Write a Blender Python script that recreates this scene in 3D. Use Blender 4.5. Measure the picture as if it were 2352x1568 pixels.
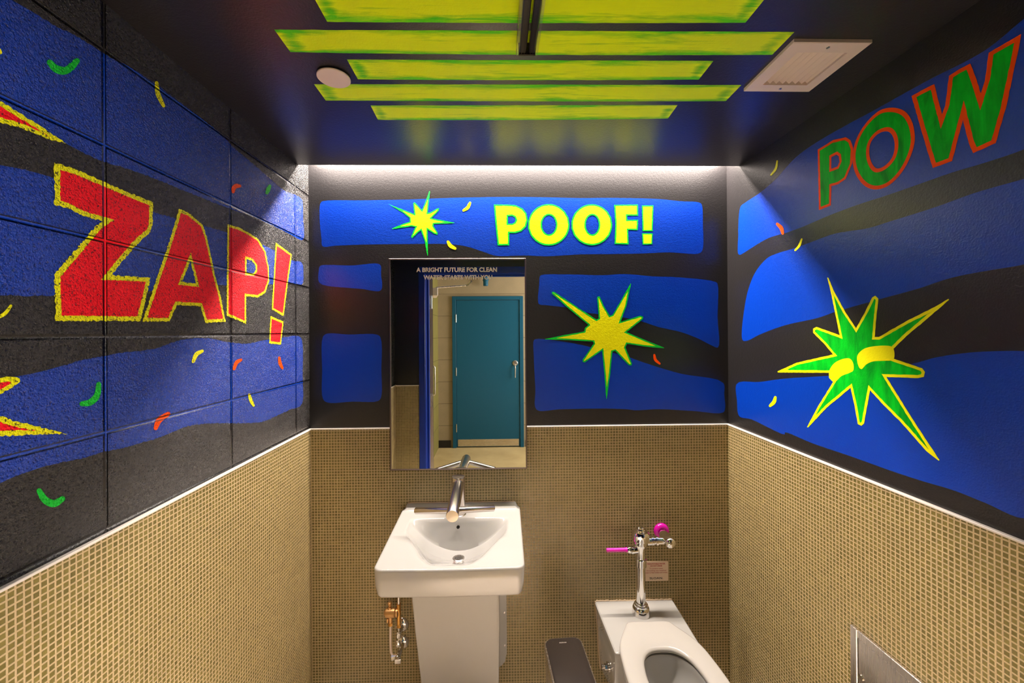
import bpy, bmesh, math, random
from mathutils import Vector, Matrix
from mathutils.geometry import tessellate_polygon
random.seed(7)
for o in list(bpy.data.objects): bpy.data.objects.remove(o, do_unlink=True)
scene = bpy.context.scene
COL = scene.collection

# ------------------------------------------------------------ camera, world, light
F, YAW, PIT, ROL = 931.2145, -0.0227, 0.0019, 0.0065
PX, PY = 1176 - 11.6932, 784 - 23.2896
CAMZ, D = 1.60, 1.8113
XL, XR, H, GAP = -.8327, 1.0411, 2.3058, .095
ZT = 1.1752                       # top of the mosaic wainscot
YF, YF2 = -1.53, -1.68            # front wall (with the doorway) inner / outer face
YH = -3.90                        # far wall of the hall
R = Matrix.Rotation(YAW, 3, 'Z') @ Matrix.Rotation(PIT, 3, 'X') @ Matrix.Rotation(ROL, 3, 'Y')
cd = bpy.data.cameras.new('camera'); cam = bpy.data.objects.new('camera', cd); COL.objects.link(cam)
rt, fw, up = R.col[0], R.col[1], R.col[2]
M = Matrix.Identity(4)
for i in range(3):
    M[i][0] = rt[i]; M[i][1] = up[i]; M[i][2] = -fw[i]
M[0][3], M[1][3], M[2][3] = 0, -D, CAMZ
cam.matrix_world = M
cd.sensor_width = 36; cd.lens = F * 36 / 2352
cd.shift_x = -(PX - 1176) / 2352; cd.shift_y = (PY - 784) / 2352
cd.clip_start = .02
scene.camera = cam

w = bpy.data.worlds.new('world'); scene.world = w; w.use_nodes = True
w.node_tree.nodes['Background'].inputs[0].default_value = (1, .85, .7, 1)
w.node_tree.nodes['Background'].inputs[1].default_value = .15

def area(name, loc, size, power, color, rot=(0, 0, 0), spread=180):
    l = bpy.data.lights.new(name, 'AREA'); l.shape = 'RECTANGLE'; l.size, l.size_y = size
    l.energy = power; l.color = color; l.spread = math.radians(spread)
    o = bpy.data.objects.new(name, l); COL.objects.link(o); o.location = loc; o.rotation_euler = rot
    return o
area('cove_light', ((XL + XR) / 2, -.034, 2.385), (1.85, .020), 86, (1, .87, .76), (0, 0, 0))
area('added_hall_fill', (1.0, -3.1, 2.63), (1.4, .4), 8, (1, .82, .58))  # added fill lamp that brightens the hall, out of view
area('added_room_fill', (.075, -1.25, H - .034), (.04, .36), 33, (1, .84, .72), (0, 0, 0), spread=32)  # added fill aimed at the floor so the bounce lifts the ceiling
area('added_window_fill', (2.27, -2.75, 1.62), (1.1, 1.5), 155, (1, .93, .88), (0, math.pi / 2, 0))  # added side fill through the doorway, from an invented window

vs = scene.view_settings
vs.view_transform = 'Standard'; vs.look = 'None'; vs.gamma = 1; vs.use_curve_mapping = False
vs.exposure = 0.02

# ------------------------------------------------------------ helpers
def unp(u, v, ax, val):
    d = R @ Vector(((u - PX) / F, 1, -(v - PY) / F)); o = Vector((0, -D, CAMZ))
    return o + d * ((val - o[ax]) / d[ax])

def lin(c):
    return tuple(((x / 255) / 12.92 if x / 255 <= .04045 else ((x / 255 + .055) / 1.055) ** 2.4) for x in c)

class NT:
    def __init__(s, name):
        s.m = bpy.data.materials.new(name); s.m.use_nodes = True
        s.t = s.m.node_tree; s.b = s.t.nodes['Principled BSDF']
    def n(s, typ, **kw):
        x = s.t.nodes.new(typ)
        for k, v in kw.items():
            if k.startswith('i_'): x.inputs[int(k[2:]) if k[2:].isdigit() else k[2:].replace('_', ' ')].default_value = v
            else: setattr(x, k, v)
        return x
    def l(s, a, b): s.t.links.new(a, b)
    def mth(s, op, a, b=None, c=None, clamp=False):
        x = s.t.nodes.new('ShaderNodeMath'); x.operation = op; x.use_clamp = clamp
        for i, v in enumerate((a, b, c)):
            if v is None: continue
            if isinstance(v, (int, float)): x.inputs[i].default_value = v
            else: s.l(v, x.inputs[i])
        return x.outputs[0]
    def mix(s, f, a, b):
        x = s.t.nodes.new('ShaderNodeMix'); x.data_type = 'RGBA'
        for sock, v in ((x.inputs[0], f), (x.inputs[6], a), (x.inputs[7], b)):
            if isinstance(v, (int, float)): sock.default_value = v
            elif isinstance(v, tuple): sock.default_value = (*v[:3], 1)
            else: s.l(v, sock)
        return x.outputs[2]
    def obj(s):
        return s.n('ShaderNodeTexCoord').outputs['Object']
    def noise(s, vec, scale, detail=2, rough=.5, dist=0):
        x = s.n('ShaderNodeTexNoise'); x.inputs['Scale'].default_value = scale
        x.inputs['Detail'].default_value = detail; x.inputs['Roughness'].default_value = rough
        x.inputs['Distortion'].default_value = dist
        s.l(vec, x.inputs['Vector']); return x.outputs['Fac']
    def scale(s, vec, sc):
        x = s.n('ShaderNodeMapping'); x.inputs['Scale'].default_value = sc; s.l(vec, x.inputs[0]); return x.outputs[0]
    def mr(s, v, a, b, c=0., d=1., smooth=False):
        x = s.n('ShaderNodeMapRange'); x.inputs[1].default_value = a; x.inputs[2].default_value = b
        x.inputs[3].default_value = c; x.inputs[4].default_value = d
        if smooth: x.interpolation_type = 'SMOOTHSTEP'
        s.l(v, x.inputs[0]); return x.outputs[0]
    def bump(s, h, strength, dist, prev=None):
        x = s.n('ShaderNodeBump'); x.inputs['Strength'].default_value = strength; x.inputs['Distance'].default_value = dist
        s.l(h, x.inputs['Height'])
        if prev is not None: s.l(prev, x.inputs['Normal'])
        return x.outputs[0]

def plain(name, color, rough=.5, metal=0., emit=None, bump=None, coat=0, spec=None, trans=0, ior=1.45):
    t = NT(name); b = t.b
    b.inputs['Base Color'].default_value = (*color, 1); b.inputs['Roughness'].default_value = rough
    b.inputs['Metallic'].default_value = metal; b.inputs['Coat Weight'].default_value = coat
    b.inputs['Transmission Weight'].default_value = trans; b.inputs['IOR'].default_value = ior
    if spec is not None: b.inputs['Specular IOR Level'].default_value = spec
    if emit: b.inputs['Emission Color'].default_value = (*emit[0], 1); b.inputs['Emission Strength'].default_value = emit[1]
    if bump:
        t.l(t.bump(t.noise(t.obj(), bump[0], 2), bump[1], bump[2]), b.inputs['Normal'])
    return t.m

YJ, ZJ, CM = .1194, 2.2057, .2032
def paint(name, color, kind, rough=.27, pits=0.5, streak=None, edge=None, color2=None, spec=.5):
    """kind: cmu (split rough block), plaster (orange peel)"""
    t = NT(name); b = t.b; v = t.obj()
    c = tuple(color)
    if streak:      # brushed paint
        n = t.noise(t.scale(v, streak[0]), streak[1], 3, .6, .6)
        c = t.mix(t.mr(n, .35, .68), color, color2)
    if edge:        # two tones of paint dragged along a ceiling stripe (uv 0..1)
        uv = t.n('ShaderNodeTexCoord').outputs['UV']; sp = t.n('ShaderNodeSeparateXYZ'); t.l(uv, sp.inputs[0])
        ev = t.mth('MINIMUM', sp.outputs[1], t.mth('SUBTRACT', 1, sp.outputs[1]))
        eu = t.mth('MINIMUM', sp.outputs[0], t.mth('SUBTRACT', 14.0, sp.outputs[0]))
        n1 = t.noise(t.scale(v, (2.6, 26, 1)), 1.6, 4, .62, .8)
        n2 = t.noise(t.scale(v, (5, 90, 1)), 3, 3, .7, .3)
        n3 = t.noise(v, 5, 2, .5, 0)
        nn = t.mth('ADD', t.mth('MULTIPLY', n1, .75), t.mth('MULTIPLY', n2, .25))
        e1 = t.mr(ev, 0, .34, .25, 0, True)
        e2 = t.mr(t.mth('ABSOLUTE', t.mth('SUBTRACT', eu, .28)), 0, .42, .24, 0, True)
        f = t.mth('ADD', nn, t.mth('MAXIMUM', e1, e2))
        f = t.mth('ADD', f, t.mth('MULTIPLY', n3, .22))
        g = t.mr(f, .66, .90)
        c = t.mix(g, color, color2)
        c = t.mix(t.mr(n2, .35, .75, 0, .22), c, tuple(x * .78 for x in color))
    if kind == 'cmu':
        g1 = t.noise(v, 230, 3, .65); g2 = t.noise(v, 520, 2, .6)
        vo = t.n('ShaderNodeTexVoronoi'); vo.inputs['Scale'].default_value = 190; t.l(v, vo.inputs['Vector'])
        sep = t.n('ShaderNodeSeparateXYZ'); t.l(v, sep.inputs[0])
        ya = t.mth('ABSOLUTE', t.mth('SUBTRACT', t.mth('FRACT', t.mth('DIVIDE', t.mth('ADD', sep.outputs[1], YJ + 40 * .4064 + .2032), .4064)), .5))
        za = t.mth('ABSOLUTE', t.mth('SUBTRACT', t.mth('FRACT', t.mth('DIVIDE', t.mth('ADD', sep.outputs[2], -ZJ + 40 * .2032 + .1016), .2032)), .5))
        dj = t.mth('MINIMUM', t.mth('MULTIPLY', ya, .4064), t.mth('MULTIPLY', za, .2032))
        wob = t.mth('ADD', dj, t.mth('MULTIPLY', t.mth('SUBTRACT', t.noise(v, 30, 2), .5), .0025))
        groove = t.mr(wob, -.002, .0062, 0, 1, True)
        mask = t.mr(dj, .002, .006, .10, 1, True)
        grain = t.mth('ADD', t.mth('MULTIPLY', g1, .65), t.mth('ADD', t.mth('MULTIPLY', g2, .2), t.mth('MULTIPLY', t.mr(vo.outputs['Distance'], 0, .45), .3)))
        hgt = t.mth('MULTIPLY', grain, mask)
        n = t.bump(groove, 1, .0035)
        n = t.bump(hgt, 1.0, .012, n)
        pit = t.mth('MULTIPLY', t.mr(g1, .43, .36, 0, 1), mask)  # pores the paint missed, with their self-shadow also put into the colour
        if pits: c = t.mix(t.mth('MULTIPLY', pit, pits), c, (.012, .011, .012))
        t.l(t.mr(grain, .35, .7, rough + .12, rough - .04), b.inputs['Roughness'])
        t.l(n, b.inputs['Normal'])
    else:
        n1 = t.noise(v, 240, 2, .5); n2 = t.noise(v, 95, 2, .5)
        n = t.bump(t.mth('ADD', n1, t.mth('MULTIPLY', n2, .8)), .55, .0011)
        t.l(n, b.inputs['Normal']); b.inputs['Roughness'].default_value = rough + .02
    if isinstance(c, tuple): b.inputs['Base Color'].default_value = (*c[:3], 1)
    else: t.l(c, b.inputs['Base Color'])
    b.inputs['Specular IOR Level'].default_value = spec
    return t.m

def mesh_obj(name, bm, mats, parent=None, smooth=None, kind=None, loc=None):
    me = bpy.data.meshes.new(name)
    bmesh.ops.recalc_face_normals(bm, faces=bm.faces) if smooth is not None else None
    bm.to_mesh(me); bm.free()
    for m in (mats if isinstance(mats, (list, tuple)) else [mats]): me.materials.append(m)
    o = bpy.data.objects.new(name, me); COL.objects.link(o)
    if smooth:
        for p in me.polygons: p.use_smooth = True
        me.set_sharp_from_angle(angle=math.radians(smooth))
    if parent: o.parent = parent
    if kind: o['kind'] = kind
    return o

def empty(name, label, cat, loc=(0, 0, 0), kind=None, group=None):
    o = bpy.data.objects.new(name, None); COL.objects.link(o); o.location = loc
    o.empty_display_size = .05
    if label: o['label'] = label
    if cat: o['category'] = cat
    if kind: o['kind'] = kind
    if group: o['group'] = group
    return o

def tag(o, label=None, cat=None):
    if label: o['label'] = label
    if cat: o['category'] = cat
    return o

def local(o):        # part built in world coordinates under an empty placed elsewhere
    if o.parent: o.matrix_parent_inverse = Matrix.Translation(-o.parent.location)
    return o

def box(bm, x0, x1, y0, y1, z0, z1, bev=0, seg=2, mi=0):
    r = bmesh.ops.create_cube(bm, size=1)['verts']
    for v in r:
        v.co = Vector(((x0 + x1) / 2 + v.co.x * (x1 - x0), (y0 + y1) / 2 + v.co.y * (y1 - y0), (z0 + z1) / 2 + v.co.z * (z1 - z0)))
    fs = {f for v in r for f in v.link_faces}
    for f in fs: f.material_index = mi
    if bev:
        es = {e for v in r for e in v.link_edges}
        rr = bmesh.ops.bevel(bm, geom=list(es), offset=bev, segments=seg, profile=.5, affect='EDGES')
        for f in rr['faces']: f.material_index = mi
    return r

def frame_from(a):
    a = Vector(a).normalized(); t = Vector((0, 0, 1)) if abs(a.z) < .9 else Vector((1, 0, 0))
    x = t.cross(a).normalized(); y = a.cross(x)
    return x, y, a

def lathe(bm, base, axis, prof, seg=40, mi=0, cap=True, hexa=False):
    """prof: list of (radius, distance along axis)"""
    x, y, a = frame_from(axis); base = Vector(base); rings = []
    for r, h in prof:
        rings.append([bm.verts.new(base + a * h + (x * math.cos(2 * math.pi * k / seg) + y * math.sin(2 * math.pi * k / seg)) * max(r, 1e-5)) for k in range(seg)])
    for i in range(len(rings) - 1):
        for k in range(seg):
            f = bm.faces.new((rings[i][k], rings[i][(k + 1) % seg], rings[i + 1][(k + 1) % seg], rings[i + 1][k])); f.material_index = mi
    if cap:
        bm.faces.new(list(reversed(rings[0]))).material_index = mi; bm.faces.new(rings[-1]).material_index = mi
    return rings

def smooth_path(pts, n=6):
    P = [Vector(p) for p in pts]; out = []
    for i in range(len(P) - 1):
        p0 = P[max(i - 1, 0)]; p1 = P[i]; p2 = P[i + 1]; p3 = P[min(i + 2, len(P) - 1)]
        for k in range(n):
            t = k / n
            out.append(.5 * ((2 * p1) + (-p0 + p2) * t + (2 * p0 - 5 * p1 + 4 * p2 - p3) * t * t + (-p0 + 3 * p1 - 3 * p2 + p3) * t ** 3))
    out.append(P[-1]); return out

def tube(bm, pts, r, seg=20, mi=0):
    rings = []; n = len(pts); P = [Vector(p) for p in pts]
    px = None
    for i, p in enumerate(P):
        d = (P[min(i + 1, n - 1)] - P[max(i - 1, 0)]).normalized()
        x, y, a = frame_from(d)
        if px is not None:
            x = (px - d * px.dot(d)).normalized(); y = d.cross(x)
        px = x; rr = r[i] if isinstance(r, (list, tuple)) else r
        rings.append([bm.verts.new(p + (x * math.cos(2 * math.pi * k / seg) + y * math.sin(2 * math.pi * k / seg)) * rr) for k in range(seg)])
    for i in range(n - 1):
        for k in range(seg):
            f = bm.faces.new((rings[i][k], rings[i][(k + 1) % seg], rings[i + 1][(k + 1) % seg], rings[i + 1][k])); f.material_index = mi
    bm.faces.new(list(reversed(rings[0]))).material_index = mi; bm.faces.new(rings[-1]).material_index = mi

def rrect(w, h, r, n=6):
    out = []
    for cx, cy, a0 in ((w - r, h - r, 0), (-w + r, h - r, 90), (-w + r, -h + r, 180), (w - r, -h + r, 270)):
        for k in range(n + 1):
            a = math.radians(a0 + 90 * k / n); out.append((cx + r * math.cos(a), cy + r * math.sin(a)))
    return out

def loft(bm, rings, cap0=True, cap1=True, mi=0):
    V = [[bm.verts.new(p) for p in r] for r in rings]; n = len(V[0])
    for i in range(len(V) - 1):
        for k in range(n):
            f = bm.faces.new((V[i][k], V[i][(k + 1) % n], V[i + 1][(k + 1) % n], V[i + 1][k])); f.material_index = mi
    if cap0: bm.faces.new(list(reversed(V[0]))).material_index = mi
    if cap1: bm.faces.new(V[-1]).material_index = mi
    return V

def poly(bm, loops, to3, mi, uvs=None):
    """loops of 2D points (first outer, rest holes) triangulated onto a surface by to3"""
    L = [[Vector((p[0], p[1], 0)) for p in l] for l in loops]
    tri = tessellate_polygon(L); flat = [p for l in L for p in l]
    vs_ = [bm.verts.new(to3(p.x, p.y)) for p in flat]
    for t in tri:
        try: f = bm.faces.new([vs_[i] for i in t])
        except ValueError: continue
        f.material_index = mi
    return vs_

def offset_loop(L, w, clamp=9.):
    """move each edge of a closed 2D loop to its left-hand side by w (mitred)"""
    n = len(L); out = []
    A = sum(L[i][0] * L[(i + 1) % n][1] - L[(i + 1) % n][0] * L[i][1] for i in range(n))
    s = 1 if A > 0 else -1
    for i in range(n):
        p0, p, p1 = Vector(L[i - 1][:2]), Vector(L[i][:2]), Vector(L[(i + 1) % n][:2])
        d0 = (p - p0).normalized(); d1 = (p1 - p).normalized()
        n0 = Vector((-d0.y, d0.x)) * s; n1 = Vector((-d1.y, d1.x)) * s
        b = n0 + n1
        if b.length < 1e-4: out.append(tuple(p + n0 * w)); continue
        b.normalize(); c = max(b.dot(n0), 1 / clamp)
        out.append(tuple(p + b * (w / c)))
    return out

def crom(L, n=5, closed=True):
    """centripetal spline through the points: no cusps or overshoot"""
    N = len(L); out = []
    g = (lambda k: Vector(L[k % N])) if closed else (lambda k: Vector(L[0]) * 2 - Vector(L[1]) if k < 0 else Vector(L[-1]) * 2 - Vector(L[-2]) if k > N - 1 else Vector(L[k]))
    for i in (range(N) if closed else range(N - 1)):
        p = [g(i - 1), g(i), g(i + 1), g(i + 2)]
        t = [0.]
        for a, b in zip(p, p[1:]): t.append(t[-1] + max((b - a).length ** .5, 1e-5))
        for k in range(n):
            x = t[1] + (t[2] - t[1]) * k / n
            li = lambda a, b, ta, tb: a * ((tb - x) / (tb - ta)) + b * ((x - ta) / (tb - ta))
            a1, a2, a3 = li(p[0], p[1], t[0], t[1]), li(p[1], p[2], t[1], t[2]), li(p[2], p[3], t[2], t[3])
            b1, b2 = li(a1, a2, t[0], t[2]), li(a2, a3, t[1], t[3])
            q = li(b1, b2, t[1], t[2]); out.append((q.x, q.y))
    if not closed: out.append(tuple(L[-1]))
    return out

def dedupe(L, e=1e-4):
    out = []
    for p in L:
        if not out or (Vector(p) - Vector(out[-1])).length > e: out.append(p)
    if (Vector(out[0]) - Vector(out[-1])).length < e: out.pop()
    return out

def fuse(L, w):
    """blunt spike ends narrower than the outline become one point, so the inset stays clean"""
    L = [Vector(p) for p in L]; i = 0
    while i < len(L):
        j = (i + 1) % len(L)
        if (L[i] - L[j]).length < .75 * w:
            m_ = (L[i] + L[j]) / 2; L[i] = m_; L.pop(j)
            if j == 0: break
        else: i += 1
    return [tuple(p) for p in L]

def jitter(L, step, amp):
    out = []; n = len(L)
    for i in range(n):
        a, b = Vector(L[i]), Vector(L[(i + 1) % n]); d = b - a
        if d.length < 1e-6: continue
        k = max(1, int(d.length / step)); nn = Vector((-d.y, d.x)).normalized()
        for j in range(k):
            q = a + d * (j / k)
            if j: q = q + nn * random.uniform(-amp, amp)
            out.append((q.x, q.y))
    return out

# crops used while tracing the wall paintings: (x offset, y offset, scale)
CR = dict(A=(680, 360, 3.92), B=(1180, 360, 3.92), C=(1180, 600, 3.92), D=(0, 0, 2.904), E=(0, 500, 2.904),
          F=(0, 1000, 2.76), G=(1650, 0, 2.8), H=(1650, 500, 2.614), I=(1650, 1000, 2.76), N=(0, 0, 1.0))
class Mural:
    """flat paint layers on one wall, in that wall's own 2D coordinates"""
    def __init__(s, bm, wall, rag=0):
        s.bm, s.wall, s.rag, s.layer = bm, wall, rag, 0
    def px(s, crop, L):
        ox, oy, k = CR[crop]; out = []
        for a, b in L:
            ax, val = {'back': (1, 0), 'left': (0, XL), 'right': (0, XR), 'ceiling': (2, H)}[s.wall]
            p = unp(ox + a / k, oy + b / k, ax, val)
            out.append({'back': (p.x, p.z), 'left': (p.y, p.z), 'right': (p.y, p.z), 'ceiling': (p.x, p.y)}[s.wall])
        return out
    def to3(s, e):
        return {'back': lambda a, b: (a, -e, b), 'left': lambda a, b: (XL + e, a, b),
                'right': lambda a, b: (XR - e, a, b), 'ceiling': lambda a, b: (a, b, H - e)}[s.wall]
    def clip(s, L):
        if s.wall == 'left': return [(max(a, YF + .001), b) for a, b in L]
        return L
    def area(s, crop, L, mi, smooth=True, layer=None, holes=(), world=False):
        L = L if world else s.px(crop, L)
        if smooth: L = crom(L, 5)
        L = dedupe(s.clip(L))
        if s.rag: L = jitter(L, .004, s.rag)
        if layer is None: s.layer += 1; layer = s.layer
        poly(s.bm, [L] + [list(h) for h in holes], s.to3(.00003 * layer), mi)
    def shape(s, crop, L, w, mo, mf, holes=(), smooth=False, base=20, ragi=None):
        """outline-coloured shape with a fill inset by w; holes show the paint beneath"""
        L = dedupe(s.px(crop, L)); hs = [dedupe(s.px(c, h)) for c, h in holes]
        if smooth: L = dedupe(crom(L, 4)); hs = [dedupe(crom(h, 4)) for h in hs]
        inn = offset_loop(fuse(L, w), w, 14)
        hin = [offset_loop(fuse(h, w * .5), -w) for h in hs]
        r = s.rag
        J = (lambda Q, a=1: jitter(Q, .0035, r * a)) if r else (lambda Q, a=1: jitter(Q, .008, .0005))
        poly(s.bm, [J(L)] + [J(h) for h in hs], s.to3(.00003 * base), mo)
        poly(s.bm, [J(inn, .6)] + [J(h, .6) for h in hin], s.to3(.00003 * (base + 2)), mf)
    def dash(s, crop, L, wpx, mi, base=26):
        """one curved brush dash of paint; widths in photograph pixels"""
        n = len(L); L2 = crom(L, 5, False); k = CR[crop][2]; wd = wpx * k / 2
        lft, rgt = [], []
        N = len(L2)
        for i, p in enumerate(L2):
            q = Vector(L2[min(i + 1, N - 1)]) - Vector(L2[max(i - 1, 0)]); q.normalize()
            t = i / (N - 1); f = .78 + .3 * math.sin(math.pi * t)
            nn = Vector((-q.y, q.x)) * wd * f
            lft.append((p[0] + nn.x, p[1] + nn.y)); rgt.append((p[0] - nn.x, p[1] - nn.y))
        def cap(c, a, b):
            c, a = Vector(c), Vector(a); r = a - c; out = []
            for j in range(1, 5):
                an = -math.pi * j / 5; out.append((c.x + r.x * math.cos(an) - r.y * math.sin(an), c.y + r.x * math.sin(an) + r.y * math.cos(an)))
            return out
        loop = lft + cap(L2[-1], lft[-1], rgt[-1]) + rgt[::-1] + cap(L2[0], rgt[0], lft[0])
        W = dedupe(s.clip(s.px(crop, loop)))
        if s.rag: W = jitter(W, .003, s.rag * .8)
        poly(s.bm, [W], s.to3(.00003 * base), mi)

def ell(cx, cy, rx, ry, n=36):
    return [(cx + rx * math.cos(2 * math.pi * k / n) * (1 + .012 * math.sin(3 * k)), cy + ry * math.sin(2 * math.pi * k / n)) for k in range(n)]

# ------------------------------------------------------------ materials
BLK = (.0135, .0125, .0135); BLU = (.0, .034, .36); YEL = (.95, .92, .0); GRN = (.0, .52, .03)
RED = (.95, .002, .014); ORG = (1.0, .085, .0); DGR = (.002, .25, .008)
def wallmats(kind):
    P = lambda n, c, **k: paint(kind + '_' + n, c, kind, **dict(dict(spec=.25) if n not in ('black_paint', 'blue_paint') else dict(spec=.55), **k))
    return dict(black=P('black_paint', BLK), blue=P('blue_paint', BLU), yellow=P('yellow_paint', YEL, pits=1.0, rough=.4),
                green=P('green_paint', GRN, rough=.4), red=P('red_paint', RED, pits=.85, rough=.4), orange=P('orange_paint', ORG, rough=.45, spec=.12),
                brushed=P('brushed_green_paint', (.0, .55, .015), streak=((6, 6, 1.2), 7), color2=(.0, .27, .01), rough=.45, spec=.12))
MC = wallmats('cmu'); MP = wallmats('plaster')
ORDER = ['black', 'blue', 'yellow', 'green', 'red', 'orange', 'brushed']
IX = {k: i for i, k in enumerate(ORDER)}

def tile_mat(name, horiz, tilec, groutc, pitch=.01247, grout=.25, offs=(0, 0)):
    t = NT(name); v = t.obj(); sep = t.n('ShaderNodeSeparateXYZ'); t.l(v, sep.inputs[0])
    h, z = sep.outputs[horiz], sep.outputs[2]
    def cell(a, off):
        wob = t.mth('MULTIPLY', t.mth('SUBTRACT', t.noise(v, 14, 2), .5), .0016)
        return t.mth('DIVIDE', t.mth('ADD', t.mth('ADD', a, wob), 50 * pitch + off), pitch)
    ca, cb = cell(h, offs[0]), cell(z, offs[1])
    d = t.mth('MINIMUM', *[t.mth('SUBTRACT', .5, t.mth('ABSOLUTE', t.mth('SUBTRACT', t.mth('FRACT', q), .5))) for q in (ca, cb)])
    isT = t.mr(d, grout / 2 - .03, grout / 2 + .04, 0, 1, True)
    comb = t.n('ShaderNodeCombineXYZ'); t.l(t.mth('FLOOR', ca), comb.inputs[0]); t.l(t.mth('FLOOR', cb), comb.inputs[1])
    wn = t.n('ShaderNodeTexWhiteNoise'); t.l(comb.outputs[0], wn.inputs['Vector'])
    tc = t.mix(t.mr(wn.outputs['Value'], 0, 1, 0, 1), tuple(x * .82 for x in tilec), tuple(x * 1.18 for x in tilec))
    gc = t.mix(t.noise(v, 9, 3), tuple(x * .85 for x in groutc), tuple(x * 1.12 for x in groutc))
    t.l(t.mix(isT, gc, tc), t.b.inputs['Base Color'])
    t.l(t.mr(isT, 0, 1, .75, .33), t.b.inputs['Roughness'])
    hgt = t.mr(d, grout / 2 - .07, grout / 2 + .1, 1, 0, True)
    nz = t.noise(v, 22, 2)
    tilt = t.n('ShaderNodeVectorMath'); tilt.operation = 'SUBTRACT'; t.l(wn.outputs['Color'], tilt.inputs[0]); tilt.inputs[1].default_value = (.5, .5, .5)
    n = t.bump(t.mth('ADD', t.mth('MULTIPLY', hgt, .5), t.mth('MULTIPLY', nz, .9)), .8, .0022)
    tl = t.n('ShaderNodeVectorMath'); tl.operation = 'SCALE'; tl.inputs['Scale'].default_value = .07; t.l(tilt.outputs[0], tl.inputs[0])
    ad = t.n('ShaderNodeVectorMath'); ad.operation = 'ADD'; t.l(n, ad.inputs[0]); t.l(tl.outputs[0], ad.inputs[1])
    nm = t.n('ShaderNodeVectorMath'); nm.operation = 'NORMALIZE'; t.l(ad.outputs[0], nm.inputs[0])
    t.l(nm.outputs[0], t.b.inputs['Normal'])
    return t.m
TILE, GROUT = (.155, .126, .034), (.47, .355, .195)
M_tx = tile_mat('mosaic_facing_camera', 0, TILE, GROUT, offs=(.0, .0035))
M_ty = tile_mat('mosaic_side', 1, TILE, GROUT, offs=(.003, .0035))
M_trim = plain('trim_white_metal', (.78, .72, .66), .35)
M_por = plain('white_porcelain', (.42, .412, .395), .09, coat=.3)
M_seat = plain('white_seat_plastic', (.47, .45, .42), .14)
M_chrome = plain('chrome', (.80, .78, .76), .06, 1)
def brushed(name, col, rough, axis):
    t = NT(name); v = t.obj(); sc = [300, 300, 300]; sc[axis] = 6
    n = t.noise(t.scale(v, tuple(sc)), 1, 2)
    t.b.inputs['Metallic'].default_value = 1; t.b.inputs['Base Color'].default_value = (*col, 1)
    t.l(t.mr(n, .3, .7, rough - .05, rough + .06), t.b.inputs['Roughness'])
    return t.m
M_steel = brushed('brushed_steel', (.66, .60, .55), .28, 2)
M_steelx = brushed('brushed_steel_tap', (.70, .65, .61), .24, 0)
M_tap = plain('satin_steel', (.68, .62, .58), .23, 1)
M_brass = plain('brass', (.72, .38, .10), .28, 1)
M_bronze = plain('cast_bronze', (.62, .36, .15), .42, 1, bump=(300, .3, .001))
M_mag = plain('magenta_plastic', (.62, .004, .36), .18, coat=.5)
M_dark = plain('dark_hole', (.01, .009, .008), .6)
M_white = plain('warm_white_metal', (.86, .72, .64), .45)
M_frame = plain('dark_mirror_frame', (.17, .13, .12), .3, 1)
M_mirror = plain('mirror_glass', (.66, .68, .64), .0, 1)
M_text = plain('frosted_lettering', (.95, .88, .82), .6)
M_blackplastic = plain('black_plastic', (.030, .023, .020), .34, bump=(900, .25, .0004))
M_clear = plain('clear_plastic', (.9, .9, .85), .05, trans=.95, ior=1.3)
M_teal = plain('teal_paint', (.0, .082, .150), .5, bump=(60, .1, .001))
M_doorblue = plain('blue_door_paint', (.004, .024, .24), .3, bump=(60, .1, .001))
M_olive = plain('olive_paint', (.12, .11, .02), .5)
M_base = plain('dark_rubber_base', (.015, .012, .010), .5)
M_cream = plain('cream_edge', (.42, .33, .22), .45)
M_sign = plain('sign_face', (.78, .62, .48), .4)
M_signred = plain('sign_red_ink', (.45, .05, .06), .5)
M_signblk = plain('sign_black_ink', (.02, .015, .015), .5)
M_caulk = plain('grout_bead', (.55, .42, .28), .8, bump=(400, 1, .002))
M_bolt = plain('bolt_chrome', (.55, .50, .46), .16, 1)
M_house = plain('cove_housing', (.6, .6, .6), .6)
M_ledstrip = plain('led_diffuser', (.9, .9, .9), .4)
def blockwall(name, col, dark):
    t = NT(name); v = t.obj(); sep = t.n('ShaderNodeSeparateXYZ'); t.l(v, sep.inputs[0])
    za = t.mth('ABSOLUTE', t.mth('SUBTRACT', t.mth('FRACT', t.mth('DIVIDE', sep.outputs[2], .305)), .5))
    n1 = t.noise(v, 6, 4); n2 = t.noise(v, 90, 3)
    j = t.mr(t.mth('SUBTRACT', .5, za), .006, .012)
    c = t.mix(t.mth('ADD', t.mth('MULTIPLY', n1, .6), t.mth('MULTIPLY', n2, .4)), tuple(x * .75 for x in col), tuple(x * 1.25 for x in col))
    t.l(t.mix(j, dark, c), t.b.inputs['Base Color']); t.b.inputs['Roughness'].default_value = .7
    t.l(t.bump(j, .6, .004), t.b.inputs['Normal'])
    return t.m
M_beige = blockwall('beige_concrete_block', (.34, .26, .155), (.16, .12, .07))
M_olwall = blockwall('olive_block', (.20, .17, .04), (.09, .08, .02))
def floormat(name, a, b, rough):
    t = NT(name); v = t.obj(); n = t.noise(v, 3.5, 5, .6)
    t.l(t.mix(t.mr(n, .3, .7), a, b), t.b.inputs['Base Color']); t.b.inputs['Roughness'].default_value = rough
    t.l(t.bump(t.noise(v, 60, 3), .15, .001), t.b.inputs['Normal'])
    return t.m
M_hfloor = floormat('polished_concrete', (.50, .36, .17), (.64, .48, .24), .38)
M_floor = floormat('tan_floor', (.68, .60, .50), (.78, .70, .60), .45)

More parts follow.
